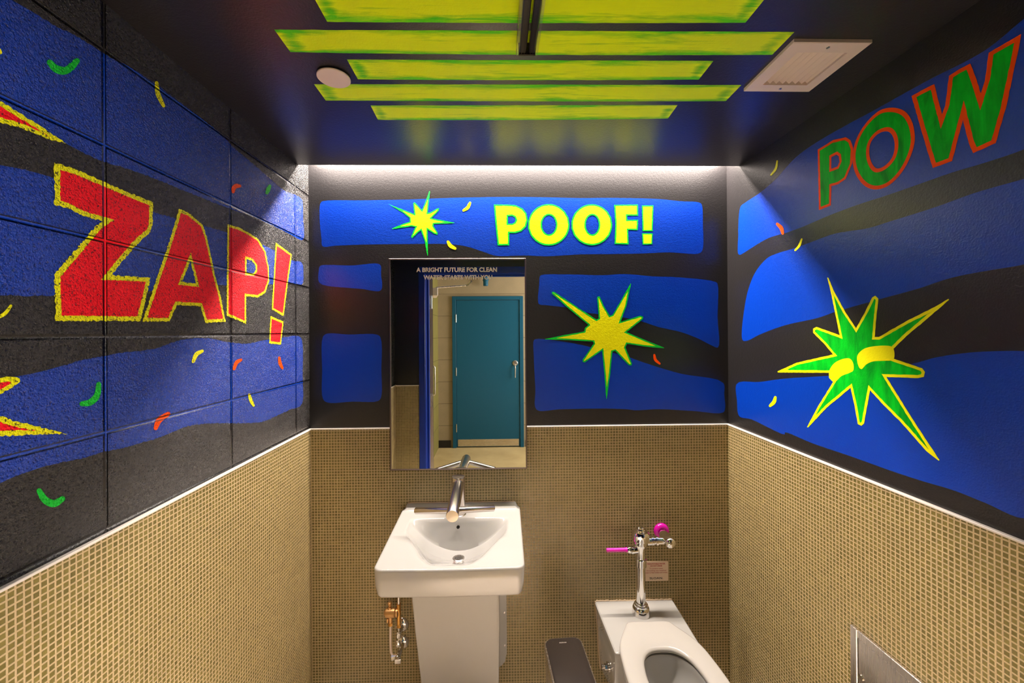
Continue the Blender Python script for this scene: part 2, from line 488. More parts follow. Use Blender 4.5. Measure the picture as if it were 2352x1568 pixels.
# ------------------------------------------------------------ setting
def slab(name, mat, *b, parent=None, kind='structure'):
    bm = bmesh.new(); box(bm, *b); o = mesh_obj(name, bm, mat, parent)
    if kind and not parent: o['kind'] = kind
    return o
ZC = 2.47                       # top of the light cove
# back wall
bm = bmesh.new(); box(bm, XL - .15, XR + .15, 0, .12, -.02, ZC + .05)
m = Mural(bm, 'back')
B = lambda c, L, sm=True: m.area(c, L, IX['blue'], sm, layer=2)
top = [(240, 400), (600, 392), (1000, 385), (1400, 370), (1850, 362)]
def conv(c, L): ox, oy, k = CR[c]; return [(ox + a / k, oy + b / k) for a, b in L]
B('N', conv('A', [(222, 415)] + top) + conv('B', [(300, 365), (600, 372), (850, 370), (1300, 380), (1500, 400), (1668, 411), (1692, 430), (1703, 620), (1705, 810), (1690, 855), (1660, 872), (1400, 860), (1150, 870), (900, 875), (600, 878), (300, 895), (100, 888)])
  + conv('A', [(1800, 890), (1700, 860), (1600, 825), (1500, 800), (1350, 785), (1000, 785), (600, 790), (350, 800), (240, 805), (230, 740), (215, 600), (213, 450)]))
B('A', [(240, 975), (500, 978), (735, 962), (762, 980), (765, 1060), (775, 1150), (768, 1195), (740, 1210), (600, 1190), (235, 1150), (204, 1120), (204, 1030), (215, 985)])
B('N', [(752, 766), (800, 768), (865, 768), (874, 775), (876, 850), (875, 913), (867, 921), (810, 922), (752, 924), (742, 916), (740, 850), (742, 773)])
B('C', [(245, 125), (500, 118), (800, 125), (1000, 115), (1250, 135), (1500, 145), (1815, 185), (1835, 205), (1835, 500), (1840, 775), (1780, 755), (1650, 690), (1500, 635), (1300, 590), (1150, 540), (960, 500), (800, 480), (650, 460), (500, 420), (300, 395), (228, 385), (218, 350), (230, 200), (234, 140)])
B('C', [(195, 700), (400, 715), (600, 750), (800, 800), (1000, 850), (1200, 920), (1500, 1010), (1885, 1093), (1895, 1200), (1903, 1320), (1885, 1360), (1600, 1345), (1300, 1330), (1100, 1340), (1000, 1330), (700, 1325), (400, 1332), (205, 1335), (195, 1150), (180, 850), (180, 715)])
g, y = IX['green'], IX['yellow']
m.shape('A', [(1200, 308), (1206, 312), (1195, 420), (1187, 505), (1210, 500), (1270, 465), (1288, 463), (1285, 485), (1220, 552), (1260, 562), (1425, 592), (1425, 597), (1240, 605), (1238, 625), (1277, 685), (1272, 702), (1240, 690), (1185, 655), (1188, 888), (1181, 888), (1160, 760), (1125, 662), (1100, 680), (1045, 733), (1036, 718), (1075, 632), (1040, 625), (865, 651), (864, 645), (960, 605), (1025, 585), (1022, 550), (960, 500), (834, 427), (1000, 490), (1065, 515), (1055, 420), (1065, 408), (1078, 418), (1133, 478), (1160, 420)], .0055, g, y)
m.shape('C', [(1050, 200), (1056, 200), (1015, 400), (962, 543), (1140, 490), (1165, 497), (1162, 520), (1015, 637), (1200, 715), (1355, 777), (1350, 782), (1200, 768), (1020, 742), (1005, 775), (1065, 920), (1058, 938), (1035, 935), (912, 805), (888, 812), (870, 1000), (838, 1236), (832, 1236), (815, 1000), (795, 802), (640, 910), (620, 905), (620, 885), (720, 740), (715, 722), (500, 708), (282, 703), (282, 698), (450, 665), (635, 630), (640, 600), (672, 572), (500, 430), (343, 290), (345, 274), (365, 276), (540, 390), (745, 525), (765, 512), (750, 330), (758, 315), (775, 318), (810, 400), (865, 490), (890, 480), (960, 360)], .0062, g, y)
m.shape('A', [(1780, 430), (1900, 430), (1980, 437), (2040, 465), (2075, 510), (2086, 570), (2070, 630), (2030, 670), (1975, 686), (1920, 686), (1920, 797), (1815, 797), (1800, 650)], .0068, g, y, [('A', [(1908, 535), (1945, 532), (1970, 545), (1978, 568), (1968, 590), (1945, 602), (1908, 602)])])
m.shape('B', ell(315, 612, 187, 187), .0068, g, y, [('B', ell(317, 612, 63, 87, 24))])
m.shape('B', ell(702, 612, 184, 185), .0068, g, y, [('B', ell(707, 612, 59, 87, 24))], base=24)
m.shape('B', [(903, 432), (1118, 430), (1120, 530), (1020, 530), (1022, 568), (1120, 567), (1116, 660), (1030, 658), (1035, 788), (908, 785), (915, 600)], .0062, g, y)
m.shape('B', [(1153, 438), (1258, 438), (1250, 668), (1160, 670)], .0055, g, y)
m.shape('B', [(1155, 688), (1250, 690), (1247, 788), (1160, 790)], .0050, g, y)
m.dash('A', [(1508, 482), (1545, 458), (1566, 415)], 7, y); m.dash('A', [(1368, 765), (1390, 800), (1432, 825)], 8, y)
m.dash('C', [(1265, 842), (1275, 885), (1313, 920)], 6, IX['orange'])
wall_back = mesh_obj('wall_back', bm, [MP[k] for k in ORDER], kind='structure')
bm = bmesh.new(); box(bm, XL, XR, -.008, 0, 0, ZT); mesh_obj('tile_wainscot', bm, M_tx, wall_back)

# left wall
bm = bmesh.new(); box(bm, XL - .15, XL, YF, 0, -.02, ZC + .05)
m = Mural(bm, 'left', .0016)
B = lambda L: m.area('N', L, IX['blue'], True, layer=2)
B([(-60, -45), (0, -20), (28, 0), (69, 24), (127, 59), (182, 86), (240, 124), (290, 150), (344, 183), (405, 228), (472, 279), (517, 317), (537, 339), (579, 374), (620, 410), (654, 438), (684, 450), (694, 460), (696, 500), (697, 549), (660, 534), (620, 514), (580, 497), (530, 480), (490, 465), (460, 452), (413, 434), (355, 410), (292, 387), (240, 372), (193, 351), (151, 329), (115, 310), (60, 290), (0, 275), (-60, 250)])
B([(-60, 366), (0, 379), (52, 389), (120, 408), (230, 450), (350, 486), (400, 500), (460, 516), (510, 530), (560, 545), (620, 570), (672, 598), (694, 604), (697, 630), (695, 651), (668, 650), (616, 653), (560, 655), (500, 655), (400, 662), (300, 672), (200, 680), (120, 679), (35, 679), (-60, 662)])
B([(-60, 893), (0, 872), (34, 865), (86, 855), (138, 841), (189, 827), (238, 818), (275, 810), (327, 805), (365, 798), (396, 786), (437, 777), (482, 777), (517, 784), (565, 789), (603, 782), (647, 775), (690, 774), (695, 790), (695, 860), (694, 926), (665, 941), (637, 954), (603, 968), (551, 972), (482, 972), (430, 979), (396, 992), (362, 1006), (326, 1016), (283, 1029), (235, 1038), (181, 1054), (109, 1069), (65, 1083), (29, 1096), (0, 1109), (-60, 1125)])
r, y = IX['red'], IX['yellow']
sh = lambda L, w=.0095, holes=(): m.shape('N', L, w, y, r, [('N', h) for h in holes])
sh([(-45, 205), (0, 232), (69, 275), (117, 306), (151, 329), (103, 317), (45, 293), (0, 281), (-45, 262)], .0085)
sh([(-45, 880), (0, 868), (20, 865), (44, 869), (46, 876), (28, 890), (0, 905), (-45, 925)], .0075)
sh([(-45, 940), (0, 956), (34, 967), (86, 979), (155, 996), (86, 998), (0, 1001), (-45, 1005)], .0085)
sh([(124, 373), (172, 388), (241, 418), (293, 441), (351, 465), (350, 517), (345, 533), (310, 565), (255, 632), (345, 637), (338, 672), (322, 737), (240, 737), (127, 737), (124, 630), (165, 583), (222, 516), (234, 508), (190, 496), (155, 478), (124, 470)], .0105)
sh([(411, 479), (432, 488), (465, 516), (475, 545), (482, 576), (492, 625), (506, 679), (518, 738), (472, 741), (460, 703), (406, 700), (389, 738), (327, 738), (344, 686), (362, 632), (379, 583), (399, 521)], .0088, [[(437, 599), (450, 651), (418, 647)]])
sh([(522, 515), (545, 521), (565, 531), (592, 548), (609, 576), (617, 614), (618, 645), (609, 672), (592, 683), (565, 680), (565, 744), (545, 735), (520, 724)], .0080, [[(566, 595), (578, 598), (587, 610), (587, 620), (582, 627), (566, 627)]])
sh([(633, 557), (670, 584), (660, 655), (651, 726), (624, 710)], .0085)
sh([(621, 726), (651, 738), (645, 791), (618, 788)], .0080)
for L, wd, c in (([(113, 143), (128, 158), (150, 162), (176, 140)], 17, 'green'), ([(359, 190), (362, 215), (375, 243)], 10, 'yellow'),
                 ([(535, 440), (537, 431), (542, 427), (550, 427)], 10, 'orange'), ([(619, 427), (613, 443)], 9, 'green'), ([(443, 830), (451, 813), (464, 806)], 9, 'yellow'),
                 ([(537, 847), (543, 832), (553, 826)], 8, 'orange'), ([(641, 821), (643, 834), (648, 845)], 7, 'orange'),
                 ([(226, 882), (222, 908), (206, 924), (187, 927)], 14, 'green'), ([(357, 983), (364, 966), (386, 950)], 12, 'orange'),
                 ([(572, 906), (576, 920), (582, 931)], 7, 'yellow'), ([(-8, 730), (10, 720), (24, 702)], 8, 'yellow'),
                 ([(89, 1127), (103, 1148), (123, 1156), (143, 1145)], 16, 'green'), ([(-8, 110), (0, 121)], 10, 'yellow')):
    m.dash('N', L, wd, IX[c])
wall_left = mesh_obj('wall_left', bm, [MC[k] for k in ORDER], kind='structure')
bm = bmesh.new(); box(bm, XL, XL + .008, YF, -.008, 0, ZT); mesh_obj('tile_wainscot', bm, M_ty, wall_left)

# right wall
bm = bmesh.new(); box(bm, XR, XR + .15, YF, 0, -.02, ZC + .05)
m = Mural(bm, 'right')
B = lambda L: m.area('N', dedupe(L), IX['blue'], True, layer=2)
B(conv('G', [(142, 1330), (170, 1305), (210, 1278), (260, 1245), (360, 1160), (500, 1010), (640, 910), (850, 790), (1000, 710), (1250, 570), (1400, 490), (1600, 390), (1750, 300), (1966, 120), (2200, -60), (2200, 850), (1966, 960), (1700, 1050), (1500, 1110), (1300, 1180), (1100, 1250), (900, 1315), (700, 1390), (550, 1455), (440, 1495)])
  + conv('H', [(300, 122), (200, 180), (150, 212), (128, 222), (118, 212), (120, 100)]) + conv('G', [(128, 1470)]))
B(conv('H', [(146, 735), (140, 700), (160, 520), (180, 430), (220, 330), (290, 245), (350, 215), (450, 185), (560, 145), (700, 95), (900, 62)])
  + conv('G', [(1100, 1425), (1400, 1330), (1650, 1240), (1966, 1150), (2200, 1080)]) + conv('H', [(2060, 220), (1835, 280), (1600, 320), (1400, 360), (1200, 425), (1000, 480), (820, 530), (700, 565), (600, 600), (400, 645), (250, 700), (172, 738)]))
B(conv('H', [(108, 1000), (250, 985), (400, 965), (640, 950), (900, 930), (1190, 870), (1300, 840), (1500, 810), (1700, 800), (1835, 800), (2060, 815), (2060, 1700)])
  + conv('I', [(1938, 525), (1700, 430), (1500, 350), (1300, 290), (1100, 225), (850, 135), (600, 50), (420, -20)]) + conv('H', [(400, 1300), (200, 1210), (122, 1186), (112, 1100)]))
o_, b_ = IX['orange'], IX['brushed']
m.shape('G', [(640, 962), (740, 900), (820, 882), (850, 900), (868, 950), (862, 1050), (820, 1150), (770, 1185), (728, 1197), (725, 1320), (648, 1350)], .0078, o_, b_, [('G', [(728, 1010), (760, 993), (776, 1005), (780, 1040), (767, 1070), (728, 1085)])])
m.shape('G', [(1120, 692), (1200, 715), (1250, 790), (1265, 900), (1240, 1000), (1180, 1110), (1100, 1190), (1020, 1218), (950, 1200), (890, 1130), (865, 1040), (870, 960), (900, 870), (960, 780), (1040, 710)], .0100, o_, b_, [('G', [(1090, 845), (1125, 880), (1135, 950), (1115, 1020), (1065, 1070), (1020, 1082), (985, 1040), (972, 970), (985, 910), (1030, 860)])], smooth=True, base=24)
m.shape('G', [(1243, 618), (1310, 580), (1390, 540), (1405, 600), (1440, 735), (1460, 680), (1485, 487), (1550, 445), (1622, 408), (1640, 450), (1690, 600), (1715, 520), (1740, 340), (1850, 275), (1950, 218), (1930, 330), (1850, 700), (1785, 920), (1640, 985), (1612, 920), (1575, 770), (1540, 900), (1505, 1035), (1380, 1080), (1340, 950), (1290, 780)], .0095, o_, b_)
y = IX['yellow']
m.shape('H', [(655, 358), (662, 360), (690, 430), (760, 560), (828, 662), (880, 570), (925, 478), (943, 467), (962, 485), (950, 600), (940, 715), (965, 715), (1130, 620), (1300, 535), (1383, 486), (1387, 492), (1250, 610), (1130, 710), (1052, 787), (1053, 845), (1225, 903), (1242, 925), (1235, 955), (1200, 962), (1010, 955), (1150, 1180), (1240, 1320), (1330, 1455), (1323, 1457), (1250, 1400), (1100, 1230), (990, 1120), (912, 1035), (875, 1235), (860, 1248), (838, 1238), (820, 1130), (795, 1020), (650, 1140), (540, 1258), (533, 1256), (600, 1130), (690, 985), (665, 960), (665, 930), (358, 928), (356, 922), (470, 870), (690, 820), (640, 760), (570, 690), (570, 665), (590, 655), (730, 705), (700, 560), (675, 440)], .0075, y, b_)
for L in ([(835, 830), (870, 790), (930, 772), (1040, 772), (1055, 790), (1053, 850), (1000, 858), (930, 862), (890, 880), (860, 908), (845, 895)],
          [(665, 930), (690, 880), (740, 850), (790, 845), (810, 870), (812, 915), (790, 930), (740, 950), (700, 985), (675, 970)]):
    m.area('H', L, y, True, layer=26)
m.dash('G', [(340, 1125), (370, 1085), (380, 1035)], 5, y); m.dash('G', [(380, 1440), (405, 1465), (415, 1500)], 8, o_)
m.dash('H', [(462, 195), (485, 170), (502, 128)], 5, y); m.dash('H', [(312, 1128), (335, 1105), (343, 1078)], 8, y)
wall_right = mesh_obj('wall_right', bm, [MP[k] for k in ORDER], kind='structure')
bm = bmesh.new(); box(bm, XR - .008, XR, YF, -.008, 0, ZT); mesh_obj('tile_wainscot', bm, M_ty, wall_right)

# trims along the top of the tile
for i, b in enumerate(((XL, XR, -.011, 0, ZT, ZT + .0055), (XL, XL + .011, YF, -.011, ZT, ZT + .0055), (XR - .011, XR, YF, -.011, ZT, ZT + .0055))):
    bm = bmesh.new(); box(bm, *b, bev=.001, seg=1); mesh_obj('trim_%d' % (i + 1), bm, M_trim, kind='structure')

# ceiling: dropped slab that stops short of the back wall, with painted stripes
M_stripe = paint('ceiling_stripe_paint', (.78, 1., .0), 'plaster', rough=.42, edge=True, color2=(.03, .52, .0), spec=.15)
bm = bmesh.new()
VX0, VX1, VY0, VY1 = .752, .888, -.817, -.675      # register opening
poly(bm, [[(XL, YF), (XR, YF), (XR, -GAP), (XL, -GAP)], [(VX0, VY0), (VX0, VY1), (VX1, VY1), (VX1, VY0)]], lambda a, b: (a, b, H), 0)
box(bm, XL, XR, -GAP - .012, -GAP, H + .0005, H + .055)           # lip
box(bm, XL, XR, YF, -GAP - .013, H + .055, H + .07)
for (a, b, c, d) in ((VX0 - .01, VX0, VY0, VY1), (VX1, VX1 + .01, VY0, VY1), (VX0, VX1, VY0 - .01, VY0), (VX0, VX1, VY1, VY1 + .01)): box(bm, a, b, c, d, H + .0005, H + .054)
uvl = bm.loops.layers.uv.new('UVMap')
CS = Mural(bm, 'ceiling')
STR = [((724, 0), (751.5, 50), (1192, 52.7), (1712.5, 51.7), (1754.5, 0)), ((630, 68), (667, 119.5), (1190, 126), (1773.5, 125.7), (1825, 73)),
       ((797, 136.7), (822, 182), (1200, 184), (1605, 182.5), (1639, 139.5)), ((721, 193), (748, 230.4), (1200, 232.5), (1667, 232), (1703, 195)),
       ((851, 242), (868, 275), (1190, 275.5), (1534, 272), (1556.5, 241))]
for i, S in enumerate(STR):
    P = CS.px('N', S)
    bl, fl, fm, fr, br = [Vector(p) for p in P]       # "b" = nearer the camera
    if i == 0: bl, br = bl + (bl - fl) * .9, br + (br - fr) * .9
    N = 40
    rows = []
    for k in range(N + 1):
        t = k / N; f = fl.lerp(fr, t) + (fm - fl.lerp(fr, .47)) * (4 * t * (1 - t)) * .9; b2 = bl.lerp(br, t)
        wob = Vector((0, random.uniform(-.0006, .0006)))
        rows.append((b2 + wob, f + wob, t))
    wid = (fl - bl).length; Ln = (fr - fl).length
    vv = [(bm.verts.new((a.x, a.y, H - .0002)), bm.verts.new((b.x, b.y, H - .0002)), t) for a, b, t in rows]
    for k in range(N):
        a0, b0, t0 = vv[k]; a1, b1, t1 = vv[k + 1]
        fc = bm.faces.new((a0, b0, b1, a1)); fc.material_index = 1
        for lp, uvv in zip(fc.loops, ((t0 * 14, 0), (t0 * 14, 1), (t1 * 14, 1), (t1 * 14, 0))): lp[uvl].uv = uvv
M_ceil = paint('ceiling_black_paint', (.016, .014, .016), 'plaster', rough=.29, spec=.8)
ceiling = mesh_obj('ceiling', bm, [M_ceil, M_stripe], kind='structure')
slab('trim_4', M_house, XL, XR, -GAP - .013, 0, ZC, ZC + .04)     # roof of the light cove
# LED profile hidden in the cove
bm = bmesh.new(); box(bm, XL + .10, XR - .10, -.048, -.020, 2.388, 2.400, bev=.002, seg=1)
o = mesh_obj('cove_light_profile', bm, M_house); tag(o, 'slim linear light profile hidden in the slot above the back wall', 'light')
bm = bmesh.new(); box(bm, XL + .5, XL + .52, -.044, -.024, 2.398, ZC); mesh_obj('hanger_bracket', bm, M_house, o)
bm = bmesh.new(); box(bm, XR - .52, XR - .5, -.044, -.024, 2.398, ZC); mesh_obj('hanger_bracket', bm, M_house, o)

# floor and front wall with its doorway
slab('floor', M_floor, XL - .15, XR + .15, YF2, .12, -.06, 0)
DX0, DX1, DZ = -.585, .42, 2.08
bm = bmesh.new()
box(bm, XL - .15, DX0, YF2, YF, 0, ZC + .09); box(bm, DX1, XR + .15, YF2, YF, 0, ZC + .09); box(bm, DX0, DX1, YF2, YF, DZ, ZC + .09)
wall_front = mesh_obj('wall_front', bm, [MP['black']], kind='structure')
bm = bmesh.new(); box(bm, XL + .008, DX0 - .052, YF, YF + .008, 0, ZT); box(bm, DX1 + .052, XR - .008, YF, YF + .008, 0, ZT); mesh_obj('tile_wainscot', bm, M_tx, wall_front)
bm = bmesh.new(); box(bm, XL + .008, DX0 - .052, YF + .008, YF + .011, ZT - .003, ZT + .004, mi=0); mesh_obj('tile_trim', bm, M_trim, wall_front)
# blue frame of the open door
df = empty('door_1', None, None, (DX0, YF, 0), kind='structure')
bm = bmesh.new()
for x0, x1, z0, z1 in ((DX0 - .05, DX0, 0, DZ + .05), (DX1, DX1 + .05, 0, DZ + .05), (DX0, DX1, DZ, DZ + .05)):
    box(bm, x0, x1, YF, YF + .016, z0, z1, bev=.003, seg=2)
box(bm, DX0, DX0 + .004, YF2, YF + .01, 0, DZ, 0); box(bm, DX1 - .004, DX1, YF2, YF + .01, 0, DZ, 0); box(bm, DX0 + .004, DX1 - .004, YF2, YF + .01, DZ - .006, DZ, 0)
box(bm, DX0 + .004, DX0 + .02, YF - .09, YF - .05, 0, DZ - .006, 0); box(bm, DX0 + .02, DX1 - .02, YF - .09, YF - .05, DZ - .02, DZ - .006, 0)
local(mesh_obj('door_frame', bm, M_doorblue, df))
# open leaf, swung out into the hall
ang = math.radians(101)
leaf = empty('door_leaf', None, None, (0, 0, 0)); leaf.parent = df; leaf.location = (.012, YF2 - YF - .012, 0); leaf.rotation_euler = (0, 0, -ang)
bm = bmesh.new(); box(bm, 0, .92, -.022, .022, .01, 2.06, mi=0); 
o = mesh_obj('panel', bm, [M_cream], leaf)
bm = bmesh.new(); box(bm, .001, .918, .022, .024, .012, 2.058); mesh_obj('painted_face', bm, M_olive, leaf)
for z in (1.80, .97, .15):
    bm = bmesh.new(); box(bm, -.004, 0, -.022, .021, z, z + .115, bev=.003, seg=1); 
    for q in (.02, .045, .07, .095): lathe(bm, (-.0035, (.006 if int(q * 1000) % 2 else -.006), z + q), (-1, 0, 0), [(.004, 0), (.003, .002)], 12)
    mesh_obj('hinge', bm, M_steel, leaf)
bm = bmesh.new(); tube(bm, smooth_path([(.78, .024, .95), (.78, .06, .955), (.78, .065, 1.0), (.78, .065, 1.2), (.78, .06, 1.245), (.78, .024, 1.25)], 4), .009, 12); mesh_obj('pull_handle', bm, M_steel, leaf, 40)
bm = bmesh.new(); box(bm, .16, .42, .024, .075, 1.93, 2.0, bev=.006); mesh_obj('door_closer', bm, M_white, leaf)
bm = bmesh.new(); tube(bm, [(.2, .06, 2.004), (.2, .34, 2.03)], .008, 10); tube(bm, [(.2, .34, 2.03), (.05, .36, 2.05)], .008, 10); mesh_obj('closer_arm', bm, M_steel, leaf, 40)

# hall behind the camera, seen in the mirror
slab('floor_hall', M_hfloor, -1.0, 2.4, YH - .1, YF2, -.06, 0)
slab('wall_hall_back', M_beige, -1.0, 2.4, YH - .1, YH, 0, 2.7)
slab('wall_hall_left', M_olwall, -1.0, -.83, YH, YF2, 0, 2.7)
wn = empty('added_window_1', None, None, (2.3, -2.75, 1.0), kind='structure')  # unseen window added to go with the side fill
bm = bmesh.new()
for a, b, c, d in ((-3.56, -3.50, 1.0, 2.24), (-2.0, -1.94, 1.0, 2.24), (-2.78, -2.72, 1.06, 2.18), (-3.5, -2.0, 1.0, 1.06), (-3.5, -2.0, 2.18, 2.24)): box(bm, 2.275, 2.30, a, b, c, d)
local(mesh_obj('added_window_frame', bm, M_teal, wn))
slab('wall_hall_right', M_beige, 2.3, 2.4, YH, YF2, 0, 2.7)
slab('ceiling_hall', M_house, -1.0, 2.4, YH - .1, YF2, 2.7, 2.76)
slab('baseboard_hall_back', M_base, -.83, -.66, YH, YH + .012, 0, .10)
slab('baseboard_hall_right', M_base, .39, 2.3, YH, YH + .012, 0, .10)
d2 = empty('door_2', None, None, (-.13, YH, 0), kind='structure')
d2['label'] = 'teal metal door across the hall, seen in the mirror'
bm = bmesh.new(); TX0, TX1, TZ = -.63, .355, 2.10
for x0, x1, z0, z1 in ((TX0, TX0 + .05, 0, TZ), (TX1 - .05, TX1, 0, TZ), (TX0 + .05, TX1 - .05, TZ - .05, TZ)): box(bm, x0, x1, YH, YH + .03, z0, z1, bev=.002, seg=1)
local(mesh_obj('door_frame', bm, M_teal, d2))
bm = bmesh.new(); box(bm, TX0 + .054, TX1 - .054, YH + .002, YH + .018, .012, TZ - .054, bev=.002, seg=1)
lf = local(mesh_obj('panel', bm, M_teal, d2))
bm = bmesh.new(); box(bm, TX0 + .07, TX1 - .07, YH + .018, YH + .021, .02, .115); local(mesh_obj('kick_plate', bm, M_steelx, d2))
for z in (.22, 1.0, 1.74):
    bm = bmesh.new(); lathe(bm, (TX0 + .052, YH + .03, z), (0, 0, 1), [(.007, 0), (.007, .11)], 12); local(mesh_obj('hinge', bm, M_steel, d2))
bm = bmesh.new(); lathe(bm, (TX1 - .115, YH + .018, 1.17), (0, 1, 0), [(.036, 0), (.036, .008), (.028, .012)], 28); local(mesh_obj('rosette', bm, M_steel, d2, 40))
bm = bmesh.new(); tube(bm, smooth_path([(TX1 - .115, YH + .03, 1.15), (TX1 - .115, YH + .06, 1.12), (TX1 - .115, YH + .062, 1.08), (TX1 - .117, YH + .062, .97)], 4), .009, 12); local(mesh_obj('lever', bm, M_steel, d2, 40))
bm = bmesh.new(); tube(bm, smooth_path([(-.16, YH + .10, 2.69), (-.16, YH + .10, 2.40), (-.16, YH + .10, 2.28), (-.16, YH + .10, 2.235)], 3), [.034] * 9 + [.03], 24)
lathe(bm, (-.16, YH + .10, 2.30), (0, 0, 1), [(.034, 0), (.04, .004), (.04, .03), (.034, .034)], 24)
o = mesh_obj('hall_pipe', bm, M_teal, None, 40); tag(o, 'short teal pipe hanging from the hall ceiling above the teal door', 'pipe')
hl = empty('added_hall_fixture', 'added flat rectangular fixture for the hall fill light, unseen behind the camera', 'light', (1.0, -3.1, 2.7))  # fixture body added around the hall fill lamp
bm = bmesh.new(); box(bm, -.72, .72, -.22, .22, -.05, 0, bev=.01); mesh_obj('housing', bm, M_house, hl)

# ------------------------------------------------------------ text
def text(name, body, size, loc, mat, parent, rot=(math.pi / 2, 0, 0), bold=0, align='CENTER', ext=.0002, space=1.0, width=None):
    c = bpy.data.curves.new(name, 'FONT'); c.body = body; c.size = size; c.align_x = align; c.offset = bold; c.extrude = ext
    c.space_character = space; c.resolution_u = 3
    t = bpy.data.objects.new(name + '_tmp', c); COL.objects.link(t)
    bpy.context.view_layer.update()
    me = bpy.data.meshes.new_from_object(t.evaluated_get(bpy.context.evaluated_depsgraph_get()))
    bpy.data.objects.remove(t, do_unlink=True)
    if width:
        xs = [v.co.x for v in me.vertices]; k = width / (max(xs) - min(xs))
        for v in me.vertices: v.co.x *= k
    me.materials.clear(); me.materials.append(mat)
    o = bpy.data.objects.new(name, me); COL.objects.link(o); o.rotation_euler = rot; o.location = loc
    if parent: o.parent = parent; o.location = Vector(loc) - parent.location
    return o

# ------------------------------------------------------------ mirror
mx0, mx1, mz0, mz1 = -.474, .126, .998, 1.925
mir = empty('wall_mirror', 'tall rectangular mirror in a thin dark frame on the back wall above the sink', 'mirror', ((mx0 + mx1) / 2, 0, mz0))
bm = bmesh.new(); fw_ = .0055
for a, b, c, d in ((mx0, mx0 + fw_, mz0, mz1), (mx1 - fw_, mx1, mz0, mz1), (mx0 + fw_, mx1 - fw_, mz0, mz0 + fw_), (mx0 + fw_, mx1 - fw_, mz1 - fw_, mz1)):
    box(bm, a, b, -.030, -.010, c, d, bev=.0012, seg=1)
local(mesh_obj('frame', bm, M_frame, mir))
bm = bmesh.new(); box(bm, mx0 + fw_, mx1 - fw_, -.0255, -.010, mz0 + fw_, mz1 - fw_); local(mesh_obj('glass', bm, M_mirror, mir))
bm = bmesh.new(); box(bm, mx0 + .03, mx1 - .03, -.010, 0, mz0 + .19, mz1 - .03); local(mesh_obj('backing', bm, M_dark, mir))
text('lettering', 'A BRIGHT FUTURE FOR CLEAN', .0262, (-.177, -.0259, 1.8665), M_text, mir, bold=.0009, width=.354)
text('lettering', 'WATER STARTS WITH YOU', .0262, (-.172, -.0259, 1.833), M_text, mir, bold=.0009, width=.302)

# ------------------------------------------------------------ sink
SX, SZ = -.165, .825
sink = empty('sink', 'white porcelain wall sink with square apron and shroud below the mirror', 'sink', (SX, 0, 0))
hb, hf = .252, .2435                                # half widths back / front
YB, YFr = -.008, -.468
def bw(yy):                                          # bowl half width by distance from the wall
    T = [(-.10, .203), (-.20, .200), (-.236, .194), (-.287, .165), (-.34, .138), (-.40, .112), (-.44, .085), (-.47, .05)]
    if yy >= T[0][0]: return T[0][1]
    for (a, b), (c, d) in zip(T, T[1:]):
        if yy >= c: return b + (d - b) * (a - yy) / (a - c)
    return T[-1][1]
def sst(a, b, x):
    t = min(max((x - a) / (b - a), 0), 1); return t * t * (3 - 2 * t)
def sink_z(x, yy):
    z = SZ
    t = abs(x) / bw(yy)
    g = max(0, 1 - t ** 2) if t < 1 else 0
    gs = 1 - sst(.55, 1.06, t)
    k = sst(-.19, -.34, yy)
    g = g * (1 - k) + gs * k
    u0 = min(max((-.112 - yy) / .032, 0), 1); fb = .8 * u0 + .2 * u0 * u0 * (3 - 2 * u0); u_ = min(max((-.215 - yy) / .243, 0), 1); ff = 1 - (u_ * .9 + .1 * u_ * u_ * (3 - 2 * u_))
    dd = .121 * fb
    z -= dd * g * ff
    z += .024 * sst(-.045, -.012, yy) * (1 - sst(.236, .252, abs(x)))
    return z
NX, NY = 120, 110; bm = bmesh.new(); G = []; cr_ = .020
for j in range(NY + 1):
    v = j / NY; yy0 = YB + (YFr - YB) * v; row = []
    for i in range(NX + 1):
        u = -1 + 2 * i / NX
        hw = hb + (hf - hb) * v; x = u * hw; yy = yy0 - .006 * v * (1 - u * u)
        if v > .5:
            ey = YFr - .006 * (1 - u * u); dx = abs(x) - (hw - cr_); dy = (ey + cr_) - yy
            if dx > 0 and dy > 0:
                m_ = max(dx, dy); h_ = math.hypot(dx, dy)
                if h_ > 0: x = math.copysign((hw - cr_) + dx * m_ / h_, x); yy = ey + cr_ - dy * m_ / h_
        row.append(bm.verts.new((SX + x, yy, sink_z(x, yy))))
    G.append(row)
for j in range(NY):
    for i in range(NX): bm.faces.new((G[j][i], G[j + 1][i], G[j + 1][i + 1], G[j][i + 1]))
loop = G[0][:] + [G[j][NX] for j in range(1, NY + 1)] + [G[NY][i] for i in range(NX - 1, -1, -1)] + [G[j][0] for j in range(NY - 1, 0, -1)]
n = len(loop); cen = Vector((SX, -.24, 0))
nor = []
for k in range(n):
    a = loop[(k - 1) % n].co; b = loop[(k + 1) % n].co; d = Vector((b.x - a.x, b.y - a.y, 0))
    q = Vector((-d.y, d.x, 0)); q = q.normalized() if q.length > 1e-6 else Vector((0, -1, 0))
    if q.dot(loop[k].co - cen) < 0: q = -q
    if abs(loop[k].co.y - YB) < 1e-4: q = Vector((0, 0, 0))
    nor.append(q)
prev = loop; base = [v.co.copy() for v in loop]
steps = [(.0035, -.001), (.0062, -.0035), (.007, -.008), (.004, -.060), (-.002, -.090), (-.007, -.098), (-.018, -.101)]
for out, dz in steps:
    cur = []
    for k in range(n):
        zz = base[k].z + dz if dz > -.02 else SZ + dz
        cur.append(bm.verts.new((base[k].x + nor[k].x * out, base[k].y + nor[k].y * out, zz)))
    for k in range(n): bm.faces.new((prev[k], prev[(k + 1) % n], cur[(k + 1) % n], cur[k]))
    prev = cur
